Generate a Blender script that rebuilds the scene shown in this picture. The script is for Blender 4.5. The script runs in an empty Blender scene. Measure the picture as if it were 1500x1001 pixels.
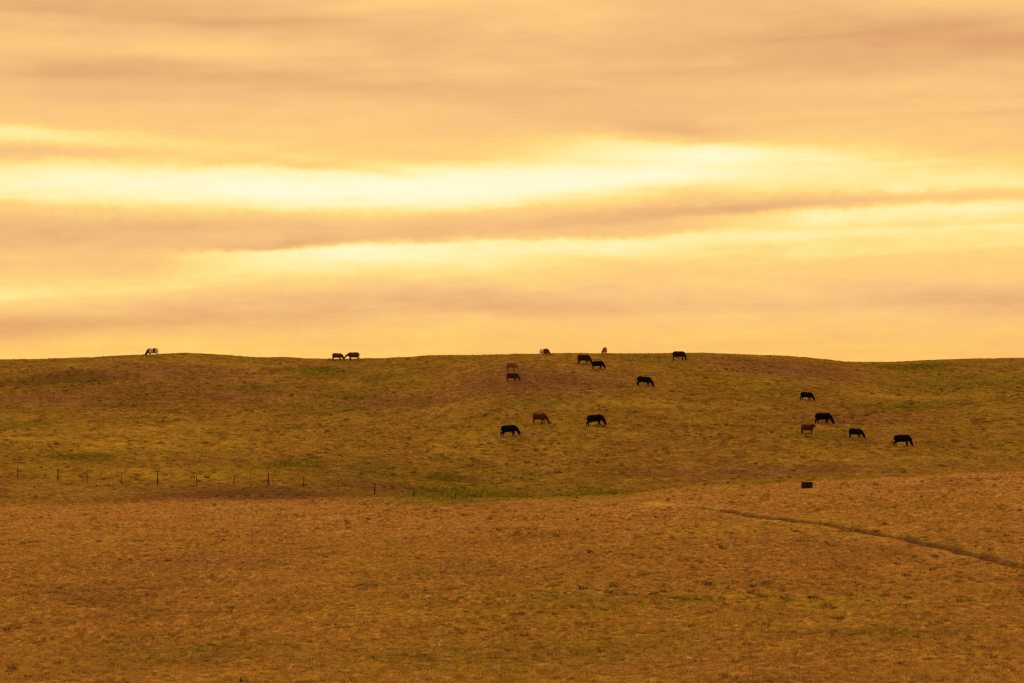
import bpy, math, random
import numpy as np
from mathutils import Vector, Matrix

R = math.radians
random.seed(7)
rng = np.random.default_rng(11)
scene = bpy.context.scene
COL = scene.collection

# ------------------------------------------------------------------ camera
F = 3600.0                      # focal length in the units of a 1500-wide view
cam_d = bpy.data.cameras.new('camera')
cam_d.sensor_width = 36.0
cam_d.lens = 36.0 * F / 1500.0
cam_d.clip_start = 0.5
cam_d.clip_end = 12000.0
cam = bpy.data.objects.new('camera', cam_d)
cam.rotation_euler = (R(90), 0, 0)
COL.objects.link(cam)
scene.camera = cam

# ------------------------------------------------------------------ colour management
vs = scene.view_settings
vs.view_transform = 'Standard'
vs.look = 'None'
vs.exposure = 0.0
vs.gamma = 1.0
vs.use_curve_mapping = False
SUN_EL, SUN_AZ = 13.0, -10.0      # behind the ridge, a little to the left
SKY_FILL = 1.0
SKY_HIGH = 3.7                  # extra sky brightness added above the picture to light and model the ground

# ------------------------------------------------------------------ node helper
class NT:
    def __init__(s, tree):
        s.t = tree
        s.n = tree.nodes
        s.l = tree.links
    def put(s, sock, v):
        if isinstance(v, bpy.types.NodeSocket):
            s.l.new(v, sock)
        elif v is not None:
            sock.default_value = v
    def node(s, typ, **kw):
        n = s.n.new(typ)
        for k, v in kw.items():
            setattr(n, k, v)
        return n
    def m(s, op, a, b=None, c=None, clamp=False):
        n = s.n.new('ShaderNodeMath')
        n.operation = op
        n.use_clamp = clamp
        s.put(n.inputs[0], a)
        if b is not None: s.put(n.inputs[1], b)
        if c is not None: s.put(n.inputs[2], c)
        return n.outputs[0]
    def vec(s, x, y, z):
        n = s.n.new('ShaderNodeCombineXYZ')
        s.put(n.inputs[0], x); s.put(n.inputs[1], y); s.put(n.inputs[2], z)
        return n.outputs[0]
    def noise(s, v, scale, detail=4.0, rough=0.5, dist=0.0, lac=2.0):
        n = s.n.new('ShaderNodeTexNoise')
        s.put(n.inputs['Vector'], v)
        n.inputs['Scale'].default_value = scale
        n.inputs['Detail'].default_value = detail
        n.inputs['Roughness'].default_value = rough
        n.inputs['Lacunarity'].default_value = lac
        n.inputs['Distortion'].default_value = dist
        return n.outputs[0]
    def maprange(s, v, a, b, c, d, clamp=True, typ='LINEAR'):
        n = s.n.new('ShaderNodeMapRange')
        n.clamp = clamp
        n.interpolation_type = typ
        s.put(n.inputs[0], v)
        for i, q in enumerate((a, b, c, d)):
            s.put(n.inputs[i + 1], q)
        return n.outputs[0]
    def mix(s, f, a, b, mode='MIX'):
        n = s.n.new('ShaderNodeMix')
        n.data_type = 'RGBA'
        n.blend_type = mode
        n.clamp_factor = True
        s.put(n.inputs[0], f)
        s.put(n.inputs[6], a if isinstance(a, bpy.types.NodeSocket) else (*a, 1.0))
        s.put(n.inputs[7], b if isinstance(b, bpy.types.NodeSocket) else (*b, 1.0))
        return n.outputs[2]
    def curve(s, v, pts):
        n = s.n.new('ShaderNodeFloatCurve')
        cm = n.mapping
        cm.use_clip = False
        cm.extend = 'HORIZONTAL'
        c = cm.curves[0]
        while len(c.points) < len(pts):
            c.points.new(0.5, 0.5)
        for q, (x, y) in zip(c.points, pts):
            q.location = (x, y)
            q.handle_type = 'AUTO_CLAMPED'
        cm.update()
        s.put(n.inputs['Value'], v)
        return n.outputs[0]

def lin(r, g, b):
    f = lambda c: c / 12.92 if c <= 0.04045 else ((c + 0.055) / 1.055) ** 2.4
    return (f(r / 255), f(g / 255), f(b / 255))

# ------------------------------------------------------------------ sky
world = bpy.data.worlds.new('World')
scene.world = world
world.use_nodes = True
w = NT(world.node_tree)
w.n.clear()
tc = w.node('ShaderNodeTexCoord')
sx = w.node('ShaderNodeSeparateXYZ')
w.l.new(tc.outputs['Generated'], sx.inputs[0])
az = w.m('MULTIPLY', w.m('ARCTAN2', sx.outputs[0], sx.outputs[1]), 180 / math.pi)
el = w.m('MULTIPLY', w.m('ARCSINE', sx.outputs[2]), 180 / math.pi)
# bearing 0..1 runs over 48 degrees of horizon; elevation kept in degrees
AZW = 24.0
u = w.maprange(az, -AZW, AZW, 0.0, 1.0, clamp=False)
uc = w.m('ADD', u, 0.0, clamp=True)
def U(px):
    return (math.degrees(math.atan((px - 750) / F)) + AZW) / (2 * AZW)
def V(py):
    return math.degrees(math.atan((500 - py) / F))
P = w.vec(w.m('MULTIPLY', az, 0.16), el, 0.0)              # clouds drawn out along the horizon
warp = w.noise(P, 0.55, 3, 0.55)
warp2 = w.noise(w.vec(w.m('MULTIPLY', az, 0.30), el, 7.3), 2.0, 4, 0.58, 0.3)
ripple = w.noise(w.vec(w.m('MULTIPLY', az, 0.95), el, 3.1), 4.2, 5, 0.62, 0.4)
elw = w.m('ADD', el, w.m('MULTIPLY', w.m('SUBTRACT', warp, 0.5), 0.75))
elw = w.m('ADD', elw, w.m('MULTIPLY', w.m('SUBTRACT', warp2, 0.5), 0.28))
elw = w.m('ADD', elw, w.m('MULTIPLY', w.m('SUBTRACT', ripple, 0.5), 0.17))
wx = w.m('MULTIPLY', w.m('SUBTRACT', az, math.degrees(math.atan((125 - 750) / F))), 0.62)
wy = w.m('MULTIPLY', w.m('SUBTRACT', el, V(314)), 3.2)
win = w.m('POWER', math.e, w.m('MULTIPLY', w.m('ADD', w.m('MULTIPLY', wx, wx), w.m('MULTIPLY', wy, wy)), -1.0))
torn = w.noise(w.vec(w.m('MULTIPLY', az, 2.0), w.m('MULTIPLY', w.m('ADD', el, w.m('MULTIPLY', az, 0.5)), 1.6), 4.4), 2.6, 5, 0.68, 0.6)
elw = w.m('ADD', elw, w.m('MULTIPLY', w.m('MULTIPLY', w.m('SUBTRACT', torn, 0.5), win), 0.5))
# each streak of cloud or gap: path over the bearing, softness above and below (degrees), strength over the bearing
def streak(acc, path, up, down, amp, k=2.0):
    c = w.curve(uc, [(U(x), V(y) / 10.0) for x, y in path])
    d = w.m('SUBTRACT', elw, w.m('MULTIPLY', c, 10.0))
    q = w.m('MAXIMUM', w.m('MULTIPLY', d, 62.8 / up), w.m('MULTIPLY', d, -62.8 / down))
    g = w.m('POWER', math.e, w.m('MULTIPLY', w.m('POWER', q, k), -1.0))
    a = w.curve(uc, [(U(x), 0.5 + 0.5 * s) for x, s in amp])
    a = w.m('SUBTRACT', w.m('MULTIPLY', a, 2.0), 1.0)
    return w.m('MULTIPLY_ADD', g, a, acc)
t = w.curve(w.m('MULTIPLY', elw, 0.05, clamp=True), [(0, .55), (.012, .54), (V(440) * .05, .50), (V(380) * .05, .56), (V(200) * .05, .46), (V(120) * .05, .40), (V(0) * .05, .40), (.6, .38), (1, .34)])
t = streak(t, [(-300, 250), (0, 262), (300, 276), (520, 280), (700, 272), (900, 258), (1150, 252), (1500, 272), (1800, 275)], 44, 40,
           [(-400, .30), (0, .40), (400, .46), (780, .45), (950, .42), (1150, .36), (1500, .24), (1800, .15)], 2.0)
t = streak(t, [(-300, 195), (0, 198), (200, 205), (500, 225)], 14, 12, [(-300, .2), (0, .22), (230, .1), (420, .0), (1800, 0)])
t = streak(t, [(-200, 222), (0, 222), (330, 246)], 11, 11, [(-300, -.14), (0, -.18), (200, -.12), (380, 0.), (1500, 0)])
# broad mass on the left, long dark streak to the right
t = streak(t, [(-300, 360), (0, 362), (250, 372)], 50, 36, [(-300, -.16), (0, -.14), (180, -.10), (380, 0), (1800, 0)], 3)
t = streak(t, [(0, 345), (300, 344), (600, 334), (900, 323), (1200, 304), (1500, 291), (1800, 285)], 31, 22,
           [(-100, -.08), (150, -.12), (320, -.17), (700, -.18), (950, -.16), (1100, -.08), (1250, 0.0), (1500, 0)], 3)
t = streak(t, [(600, 334), (900, 318), (1150, 304), (1350, 296), (1600, 288)], 12, 8, [(700, 0), (950, -.12), (1150, -.24), (1300, -.18), (1500, -.12), (1900, 0)], 3)
t = streak(t, [(250, 364), (380, 361), (520, 352), (620, 348)], 7, 5, [(240, 0), (330, -.14), (390, -.22), (480, -.12), (620, 0), (1500, 0)])
t = streak(t, [(250, 378), (500, 366), (750, 356), (1000, 350), (1300, 346), (1600, 340)], 9, 34, [(220, 0), (320, .22), (560, .34), (900, .32), (1050, .22), (1300, .20), (1550, .16), (1900, 0)], 2.2)
t = streak(t, [(900, 330), (1150, 322), (1350, 316), (1600, 312)], 12, 18, [(980, 0), (1100, .14), (1300, .24), (1550, .16), (1900, .0)])
t = streak(t, [(-200, 430), (0, 428), (250, 415), (500, 405)], 22, 22, [(-300, .12), (0, .18), (200, .14), (520, .14), (800, .1), (1000, 0), (1800, 0)])
t = streak(t, [(-100, 492), (0, 482), (200, 466), (420, 455), (650, 450), (800, 455), (1100, 447), (1300, 440), (1600, 452)], 26, 19,
           [(-300, -.18), (0, -.21), (250, -.17), (420, -.13), (700, -.18), (800, -.19), (950, -.10), (1150, -.08), (1300, -.15), (1600, -.18)], 2.2)
t = streak(t, [(-100, 520), (150, 508), (450, 496), (800, 490), (1500, 500)], 14, 30, [(-300, .16), (150, .16), (400, .08), (800, .04), (1500, .0)])
t = streak(t, [(420, 296), (515, 292), (600, 290)], 6, 4, [(470, 0), (515, -.13), (560, 0), (1500, 0)])
t = streak(t, [(230, 240), (420, 246), (620, 262)], 9, 6, [(250, 0), (400, -.14), (560, -.12), (640, 0), (1500, 0)])
# upper veil
t = streak(t, [(0, 18), (150, 24), (420, 30), (600, 50)], 26, 20, [(-200, -.04), (120, -.19), (350, -.16), (520, -.06), (650, 0), (1800, 0)])
t = streak(t, [(0, 110), (240, 112), (420, 122), (700, 150)], 18, 18, [(-100, 0), (240, -.10), (420, -.08), (600, -.06), (800, -.04), (1000, 0), (1800, 0)])
t = streak(t, [(0, 78), (250, 80), (500, 72)], 18, 18, [(-100, .04), (200, .12), (420, .08), (600, 0), (1800, 0)])
t = streak(t, [(500, 0), (680, 4), (900, 14)], 30, 24, [(420, 0), (650, .12), (820, .1), (1000, 0), (1800, 0)])
t = streak(t, [(800, 90), (1000, 84), (1250, 70), (1500, 68), (1700, 66)], 40, 34, [(700, 0), (950, -.10), (1200, -.18), (1350, -.22), (1600, -.20)])
t = streak(t, [(780, 180), (980, 184), (1100, 195)], 20, 16, [(760, 0), (880, -.06), (980, -.20), (1060, -.08), (1150, 0), (1800, 0)])
t = streak(t, [(700, 200), (900, 208), (1050, 222), (1300, 235)], 16, 20, [(700, 0), (820, .08), (930, .18), (1060, .12), (1300, .06), (1500, 0)])
t = streak(t, [(1250, 5), (1500, 4), (1700, 0)], 24, 24, [(1200, 0), (1480, .14), (1800, .1)])
# fibres
fib = w.noise(w.vec(w.m('MULTIPLY', az, 0.30), w.m('ADD', el, w.m('MULTIPLY', az, 0.035)), 1.7), 2.4, 4, 0.55, 0.4)
fib2 = w.noise(w.vec(w.m('MULTIPLY', az, 0.10), w.m('ADD', el, w.m('MULTIPLY', az, -0.03)), 5.2), 1.5, 3, 0.5, 0.6)
t = w.m('MULTIPLY_ADD', w.m('SUBTRACT', fib, 0.5), 0.15, t)
fib3 = w.noise(w.vec(w.m('MULTIPLY', az, 0.22), w.m('ADD', el, w.m('MULTIPLY', az, -0.02)), 9.2), 6.5, 3, 0.6, 0.8)
t = w.m('MULTIPLY_ADD', w.m('SUBTRACT', fib3, 0.5), w.maprange(el, 1.0, 4.6, 0.17, 0.045), t)
t = w.m('MULTIPLY_ADD', w.m('SUBTRACT', fib2, 0.5), 0.40, t)
ramp = w.node('ShaderNodeValToRGB')
cr = ramp.color_ramp
cr.interpolation = 'LINEAR'
stops = [(0.0, (204, 148, 100)), (0.20, (226, 170, 113)), (0.36, (241, 188, 124)), (0.50, (252, 201, 128)), (0.62, (255, 211, 126)),
         (0.74, (255, 229, 144)), (0.86, (255, 242, 178)), (1.0, (255, 250, 212))]
while len(cr.elements) < len(stops):
    cr.elements.new(0.5)
for e, (p, c) in zip(cr.elements, stops):
    e.position = p
    e.color = (*lin(*c), 1.0)
w.l.new(t, ramp.inputs[0])
# the overcast beyond the picture, shaped to light the ground: dimmer behind, boosted ahead
cz = w.m('COSINE', w.m('MULTIPLY', az, math.pi / 180))
back = w.maprange(cz, -0.6, 0.90, 0.6, 1.0, typ='SMOOTHSTEP')
front = w.maprange(cz, -0.5, 0.85, 1.2, SKY_HIGH, typ='SMOOTHSTEP')
high = w.m('MULTIPLY', w.maprange(el, 9.0, 20.0, 1.0, front, typ='SMOOTHSTEP'), w.maprange(el, 26.0, 75.0, 1.0, 0.40, typ='SMOOTHSTEP'))
dim = w.m('MULTIPLY', w.m('MULTIPLY', back, high), SKY_FILL)
low = w.maprange(el, -0.4, 1.1, 1.0, 0.0, typ='SMOOTHSTEP')
warm = w.mix(low, ramp.outputs[0], w.mix(1.0, ramp.outputs[0], (1.0, 0.895, 0.68), 'MULTIPLY'))
cloud = w.mix(1.0, warm, w.vec(dim, dim, dim), 'MULTIPLY')
sky = w.node('ShaderNodeTexSky')
sky.sky_type = 'NISHITA'
sky.sun_disc = False
sky.sun_elevation = R(SUN_EL)
sky.sun_rotation = R(SUN_AZ)
sky.air_density = 1.5
sky.dust_density = 4.0
bg1 = w.node('ShaderNodeBackground'); bg1.inputs[1].default_value = 0.06
bg2 = w.node('ShaderNodeBackground'); bg2.inputs[1].default_value = 1.0
w.l.new(sky.outputs[0], bg1.inputs[0])
w.l.new(cloud, bg2.inputs[0])
cover = w.maprange(el, 8.0, 30.0, 1.0, 0.86)
mx = w.node('ShaderNodeMixShader')
w.l.new(cover, mx.inputs[0]); w.l.new(bg1.outputs[0], mx.inputs[1]); w.l.new(bg2.outputs[0], mx.inputs[2])
wo = w.node('ShaderNodeOutputWorld')
w.l.new(mx.outputs[0], wo.inputs[0])
world.cycles.sampling_method = 'MANUAL'
world.cycles.sample_map_resolution = 512

sun_d = bpy.data.lights.new('sun', 'SUN')
sun_d.energy = 4.0
sun_d.angle = R(14)
sun_d.color = (1.0, 0.66, 0.30)
sun = bpy.data.objects.new('sun', sun_d)
sdir = Vector((math.sin(R(SUN_AZ)) * math.cos(R(SUN_EL)), math.cos(R(SUN_AZ)) * math.cos(R(SUN_EL)), math.sin(R(SUN_EL))))
sun.rotation_euler = sdir.to_track_quat('Z', 'Y').to_euler()
COL.objects.link(sun)
scene.cycles.use_denoising = False      # it would smear the grass
scene.cycles.filter_width = 1.25
scene.cycles.max_bounces = 6
scene.cycles.transparent_max_bounces = 4

# ------------------------------------------------------------------ noise in world space
def _hash(ix, iy, seed):
    h = (ix.astype(np.int64) * 374761393 + iy.astype(np.int64) * 668265263 + seed * 974634977) & 0x7fffffff
    h = ((h ^ (h >> 13)) * 1274126177) & 0x7fffffff
    h = h ^ (h >> 16)
    return (h & 0xffff) / 65535.0
def vnoise(x, y, seed=0):
    ix, iy = np.floor(x), np.floor(y)
    fx, fy = x - ix, y - iy
    fx = fx * fx * fx * (fx * (fx * 6 - 15) + 10); fy = fy * fy * fy * (fy * (fy * 6 - 15) + 10)
    a, b = _hash(ix, iy, seed), _hash(ix + 1, iy, seed)
    c, d = _hash(ix, iy + 1, seed), _hash(ix + 1, iy + 1, seed)
    return (a + (b - a) * fx) * (1 - fy) + (c + (d - c) * fx) * fy
def fbm(x, y, wl, octaves=4, seed=0, gain=0.5):
    s, a, n = 0.0, 1.0, 0.0
    c, q = math.cos(0.6), math.sin(0.6)
    for o in range(octaves):
        s = s + a * vnoise(x / wl, y / wl, seed + o * 17)
        n += a
        a *= gain; wl *= 0.5
        x, y = c * x - q * y + 31.7, q * x + c * y - 12.3
    return s / n - 0.5

# ------------------------------------------------------------------ the lie of the land (camera at the origin, metres)
def ease(x, xs, ys):
    """smooth (monotone cubic) interpolation of a table"""
    xs = np.asarray(xs, float); ys = np.asarray(ys, float)
    h = np.diff(xs); d = np.diff(ys) / h
    mm = np.zeros(len(xs)); mm[1:-1] = np.where(d[:-1] * d[1:] > 0, 2 * d[:-1] * d[1:] / (d[:-1] + d[1:] + 1e-12), 0)
    mm[0], mm[-1] = d[0], d[-1]
    x = np.clip(x, xs[0], xs[-1])
    i = np.clip(np.searchsorted(xs, x) - 1, 0, len(xs) - 2)
    tt = (x - xs[i]) / h[i]
    return ((1 + 2 * tt) * (1 - tt) ** 2 * ys[i] + tt * (1 - tt) ** 2 * h[i] * mm[i] + tt * tt * (3 - 2 * tt) * ys[i + 1] + tt * tt * (tt - 1) * h[i] * mm[i + 1])

PX = [-400, 0, 200, 400, 600, 750, 900, 1050, 1200, 1350, 1500, 1900]
RIDGE = ([-400, 0, 60, 150, 213, 270, 330, 400, 500, 560, 640, 700, 780, 860, 930, 1000, 1060, 1120, 1180, 1240, 1265, 1320, 1380, 1440, 1500, 1900],
         [532, 529.5, 528, 524, 521, 520.5, 523, 527, 527.5, 527, 523.5, 522, 520.2, 519, 519, 519, 520, 522, 526, 532, 533, 532, 529, 527, 526, 528])
TAB = {
    215: ([-400, 0, 250, 560, 700, 850, 1000, 1150, 1350, 1500, 1900], [752, 749, 743, 734, 732.5, 728, 716.5, 711, 701, 693, 680]),
    235: ([-400, 0, 130, 250, 400, 560, 650, 760, 900, 1100, 1500, 1900], [735, 733, 735, 727, 724, 729, 738, 741, 734, 721, 700, 687]),
    255: ([-400, 0, 100, 230, 400, 500, 560, 610, 700, 850, 1000, 1500, 1900], [690, 700, 705.5, 710, 711, 719, 727, 732, 735, 729, 717, 694, 680]),
    270: (PX, [680, 684, 691, 690, 704, 709, 704, 697, 694, 691, 686, 672]),
    300: (PX, [640, 642, 648, 650, 655, 650, 642, 640, 640, 640, 638, 630]),
    335: (PX, [592, 590, 588, 596, 597, 564, 562, 576, 582, 587, 582, 580]),
    365: (PX, [552, 552, 543, 554, 551, 529, 530, 537, 547, 557, 547, 545]),
}
YC = 393.0
def base_z(x, y):
    x = np.asarray(x, float); y = np.asarray(y, float)
    px = 750 + F * x / np.maximum(y, 80.0)
    Ys = [-80, 0, 15, 40, 80, 150]
    Zs = [np.full(px.shape, v) for v in (-1.6, -1.8, -3.2, -6.7)]
    tilt = (px - 750) / 750.0
    Zs.append(-11.25 + 0.25 * tilt)
    Zs.append(-12.55 + 0.75 * tilt)
    for k, (xs, ys) in TAB.items():
        Ys.append(k); Zs.append((500 - ease(px, xs, ys)) * k / F)
    zr = (500 - ease(px, *RIDGE)) * YC / F
    Ys += [YC, 425, 480, 620, 1200, 3500, 9000]
    Zs += [zr, zr - 0.45, zr - 2.6, zr - 9, -22 + 0 * zr, -60 + 0 * zr, -120 + 0 * zr]
    Ys = np.array(Ys, float); Z = np.stack([np.broadcast_to(q, px.shape) for q in Zs])
    h = np.diff(Ys); hh = h.reshape((-1,) + (1,) * px.ndim)
    d = np.diff(Z, axis=0) / hh
    M = np.zeros_like(Z)
    M[1:-1] = (d[:-1] * hh[1:] + d[1:] * hh[:-1]) / (hh[1:] + hh[:-1])
    M[0] = d[0]; M[-1] = d[-1]
    yy = np.clip(y, Ys[0], Ys[-1])
    i = np.clip(np.searchsorted(Ys, yy) - 1, 0, len(Ys) - 2)
    hi = h[i]; tt = (yy - Ys[i]) / hi
    g = lambda A, k: np.take_along_axis(A, k[None], 0)[0]
    return ((1 + 2 * tt) * (1 - tt) ** 2 * g(Z, i) + tt * (1 - tt) ** 2 * hi * g(M, i) + tt * tt * (3 - 2 * tt) * g(Z, i + 1) + tt * tt * (tt - 1) * hi * g(M, i + 1))

def at_base(px, py, y0=60.0, y1=410.0, first=True):
    """the place on the bare slope that lies on this line of sight"""
    ys = np.arange(y0, y1, 0.1)
    z = base_z((px - 750) / F * ys, ys)
    zz = (500 - py) / F * ys
    hit = np.nonzero(z >= zz)[0]
    if len(hit) == 0:
        k = int(np.argmax(z / ys))
    else:
        k = hit[0] if first else hit[-1]
    return np.array([(px - 750) / F * ys[k], ys[k]])

# cattle trail worn into the near field, as a polyline on the ground
TRAIL_PX = [(955, 737), (972, 739.5), (1023, 745), (1042, 747.5), (1097, 756.5), (1155, 765), (1221, 775), (1280, 784), (1331, 791.5), (1390, 801.5), (1438, 812), (1500, 828), (1570, 846), (1700, 880)]
TR = np.array([at_base(*q) for q in TRAIL_PX])
def seg_dist(x, y, pts):
    best = np.full(np.shape(x), 1e9); par = np.zeros(np.shape(x))
    for k in range(len(pts) - 1):
        a, b = pts[k], pts[k + 1]
        ab = b - a; L2 = float(ab @ ab)
        tt = np.clip(((x - a[0]) * ab[0] + (y - a[1]) * ab[1]) / L2, 0, 1)
        d = np.hypot(x - a[0] - tt * ab[0], y - a[1] - tt * ab[1])
        m_ = d < best
        best = np.where(m_, d, best); par = np.where(m_, k + tt, par)
    return best, par

def blob(x, y, px, py, rx, ry, wob=0.35, wl=None, seed=5):
    """soft patch of ground, given by the lines of sight through its middle and its edges"""
    c = at_base(px, py); hi = at_base(px, py - ry); lo = at_base(px, py + ry)
    near = (np.abs(x - c[0]) < 2.6 * rx * c[1] / F) & (y < hi[1] + 1.2 * (hi[1] - lo[1]) + 4) & (y > lo[1] - 1.2 * (hi[1] - lo[1]) - 4)
    res = np.zeros(np.shape(x))
    if near.any(): res[near] = blob_(x[near], y[near], px, py, rx, ry, wob, wl, seed)
    return res
def blob_(x, y, px, py, rx, ry, wob=0.35, wl=None, seed=5):
    c = at_base(px, py); hi = at_base(px, py - ry); lo = at_base(px, py + ry)
    sx_ = rx * c[1] / F
    sy_ = max(0.6, (hi[1] - lo[1]) / 2)
    dx = (x - c[0]) / sx_; dy = (y - (hi[1] + lo[1]) / 2) / sy_
    wl = wl or max(3.0, 0.6 * min(sx_, sy_) + 2)
    r2 = dx * dx + dy * dy
    r2 = r2 * (1 + 2.2 * wob * fbm(x, y, wl, 4, seed)) + wob * 1.4 * fbm(x, y, wl * 1.7, 4, seed + 3)
    return np.exp(-np.maximum(r2, 0) ** 1.4)

def ground_z(x, y):
    x = np.asarray(x, float); y = np.asarray(y, float)
    z = base_z(x, y)
    z = z + 1.5 * fbm(x, y, 32, 3, 1) * np.clip((y - 60) / 60, 0, 1) * np.where(y > 330, np.clip((400 - y) / 70, .15, 1), 1) * np.clip((y - 60) / 190, .3, 1)
    z = z + 0.34 * fbm(x, y, 7.5, 3, 2) + 0.18 * fbm(x, y, 1.9, 3, 3)
    # low bank on the far left, hollow with a steep lip above the wet patch
    c = at_base(75, 556)
    z = z + 1.1 * np.exp(-((x - c[0] - 1) / 10) ** 2 - ((y - c[1] - 2.6) / 2.4) ** 2) - 0.9 * np.exp(-((x - c[0] + 1) / 10) ** 2 - ((y - c[1] + 1.5) / 1.8) ** 2)
    c = at_base(655, 702)
    yl = y - c[1] + 0.28 * (x - c[0])
    z = z - 0.9 * np.exp(-((x - c[0] - .5) / 3.6) ** 2 - ((yl + 0.4) / 1.4) ** 2) + 0.42 * np.exp(-((x - c[0] + 0.8) / 3.8) ** 2 - ((yl - 1.9) / 1.2) ** 2)
    d, par = seg_dist(x, y, TR)
    deep = 0.28 * np.clip((par - 1.2) / 1.5, 0, 1)
    return z - deep * np.exp(-(d / 0.5) ** 4) + 0.05 * np.exp(-((d - 0.85) / 0.3) ** 2)

def at(px, py, y0=60.0, y1=412.0):
    ys = np.arange(y0, y1, 0.05)
    xs = (px - 750) / F * ys
    z = ground_z(xs, ys)
    hit = np.nonzero(z >= (500 - py) / F * ys)[0]
    k = hit[0] if len(hit) else int(np.argmax(z / ys))
    return Vector((float(xs[k]), float(ys[k]), float(z[k])))
def gz(x, y):
    return float(ground_z(np.array([x]), np.array([y]))[0])

# ------------------------------------------------------------------ what grows where, with some shade painted in
DRY = np.array([0.395, 0.243, 0.072])
OLIVE = np.array([0.272, 0.196, 0.032])
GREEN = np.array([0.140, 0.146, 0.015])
MAUVE = np.array([0.275, 0.152, 0.080])
BARE = np.array([0.185, 0.098, 0.052])
UMBER = np.array([0.17, 0.10, 0.042])
PALE = np.array([0.47, 0.285, 0.105])
GREENS_SHADE = [(470, 545, 55, 10, .8), (1345, 538, 60, 7, .8), (1420, 560, 110, 16, .5), (120, 668, 60, 7, .7), (430, 678, 55, 9, .75), (540, 690, 90, 14, .5),
          (690, 722, 95, 15, 1.0), (650, 702, 40, 6, .7), (860, 722, 90, 7, .7), (760, 700, 60, 10, .3), (790, 592, 60, 6, .5), (330, 690, 60, 5, .4),  # the gully lip patch puts the bank's shade into the colour
          (960, 528, 60, 7, .4), (1180, 575, 90, 7, .35), (1330, 597, 90, 7, .6), (1210, 640, 60, 5, .4), (20, 622, 60, 7, .5), (560, 552, 45, 9, .6), (515, 575, 55, 9, .65), (470, 600, 70, 9, .55), (380, 570, 60, 8, .4), (620, 540, 40, 6, .5),
          (870, 880, 130, 10, .25), (1290, 930, 120, 10, .35), (620, 845, 130, 12, .25), (1020, 880, 25, 4, .6), (250, 960, 180, 20, .3), (750, 960, 300, 25, .3), (100, 560, 60, 5, .5)]  # the last patch darkens the far left bank with painted shade
MAUVES = [(790, 558, 130, 24, .8), (560, 590, 60, 18, .5), (1150, 541, 110, 13, .9), (250, 545, 190, 14, .75), (60, 585, 110, 10, .7), (330, 578, 110, 9, .5), (420, 535, 60, 6, .4), (1260, 614, 90, 7, .6),
          (1130, 690, 160, 9, .6), (760, 640, 50, 8, .5), (950, 650, 60, 8, .4), (520, 695, 40, 8, .5), (300, 830, 130, 16, .5), (150, 870, 100, 14, .4), (1250, 810, 150, 14, .35), (660, 830, 80, 10, .3), (690, 700, 60, 5, .4), (1040, 705, 80, 6, .4)]
YELLOWS = [(130, 642, 200, 26, .9), (200, 695, 180, 8, .8), (780, 645, 220, 20, .6), (930, 590, 120, 9, .6), (330, 650, 120, 14, .6), (250, 530, 160, 5, .5), (1330, 580, 120, 8, .5), (1250, 665, 160, 14, .4), (700, 590, 80, 8, .5), (1000, 590, 150, 8, .4), (420, 615, 120, 20, .3)]
BARES_SHADE = [(390, 725, 210, 11, 1.0), (540, 716, 80, 9, .8), (230, 577, 220, 20, .50), (785, 560, 150, 20, .55), (570, 590, 80, 14, .40), (1150, 541, 105, 11, .50), (80, 560, 80, 8, .4), (1230, 614, 100, 6, .35), (1120, 692, 170, 8, .35)]  # the far left bank patch is painted shade too
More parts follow.
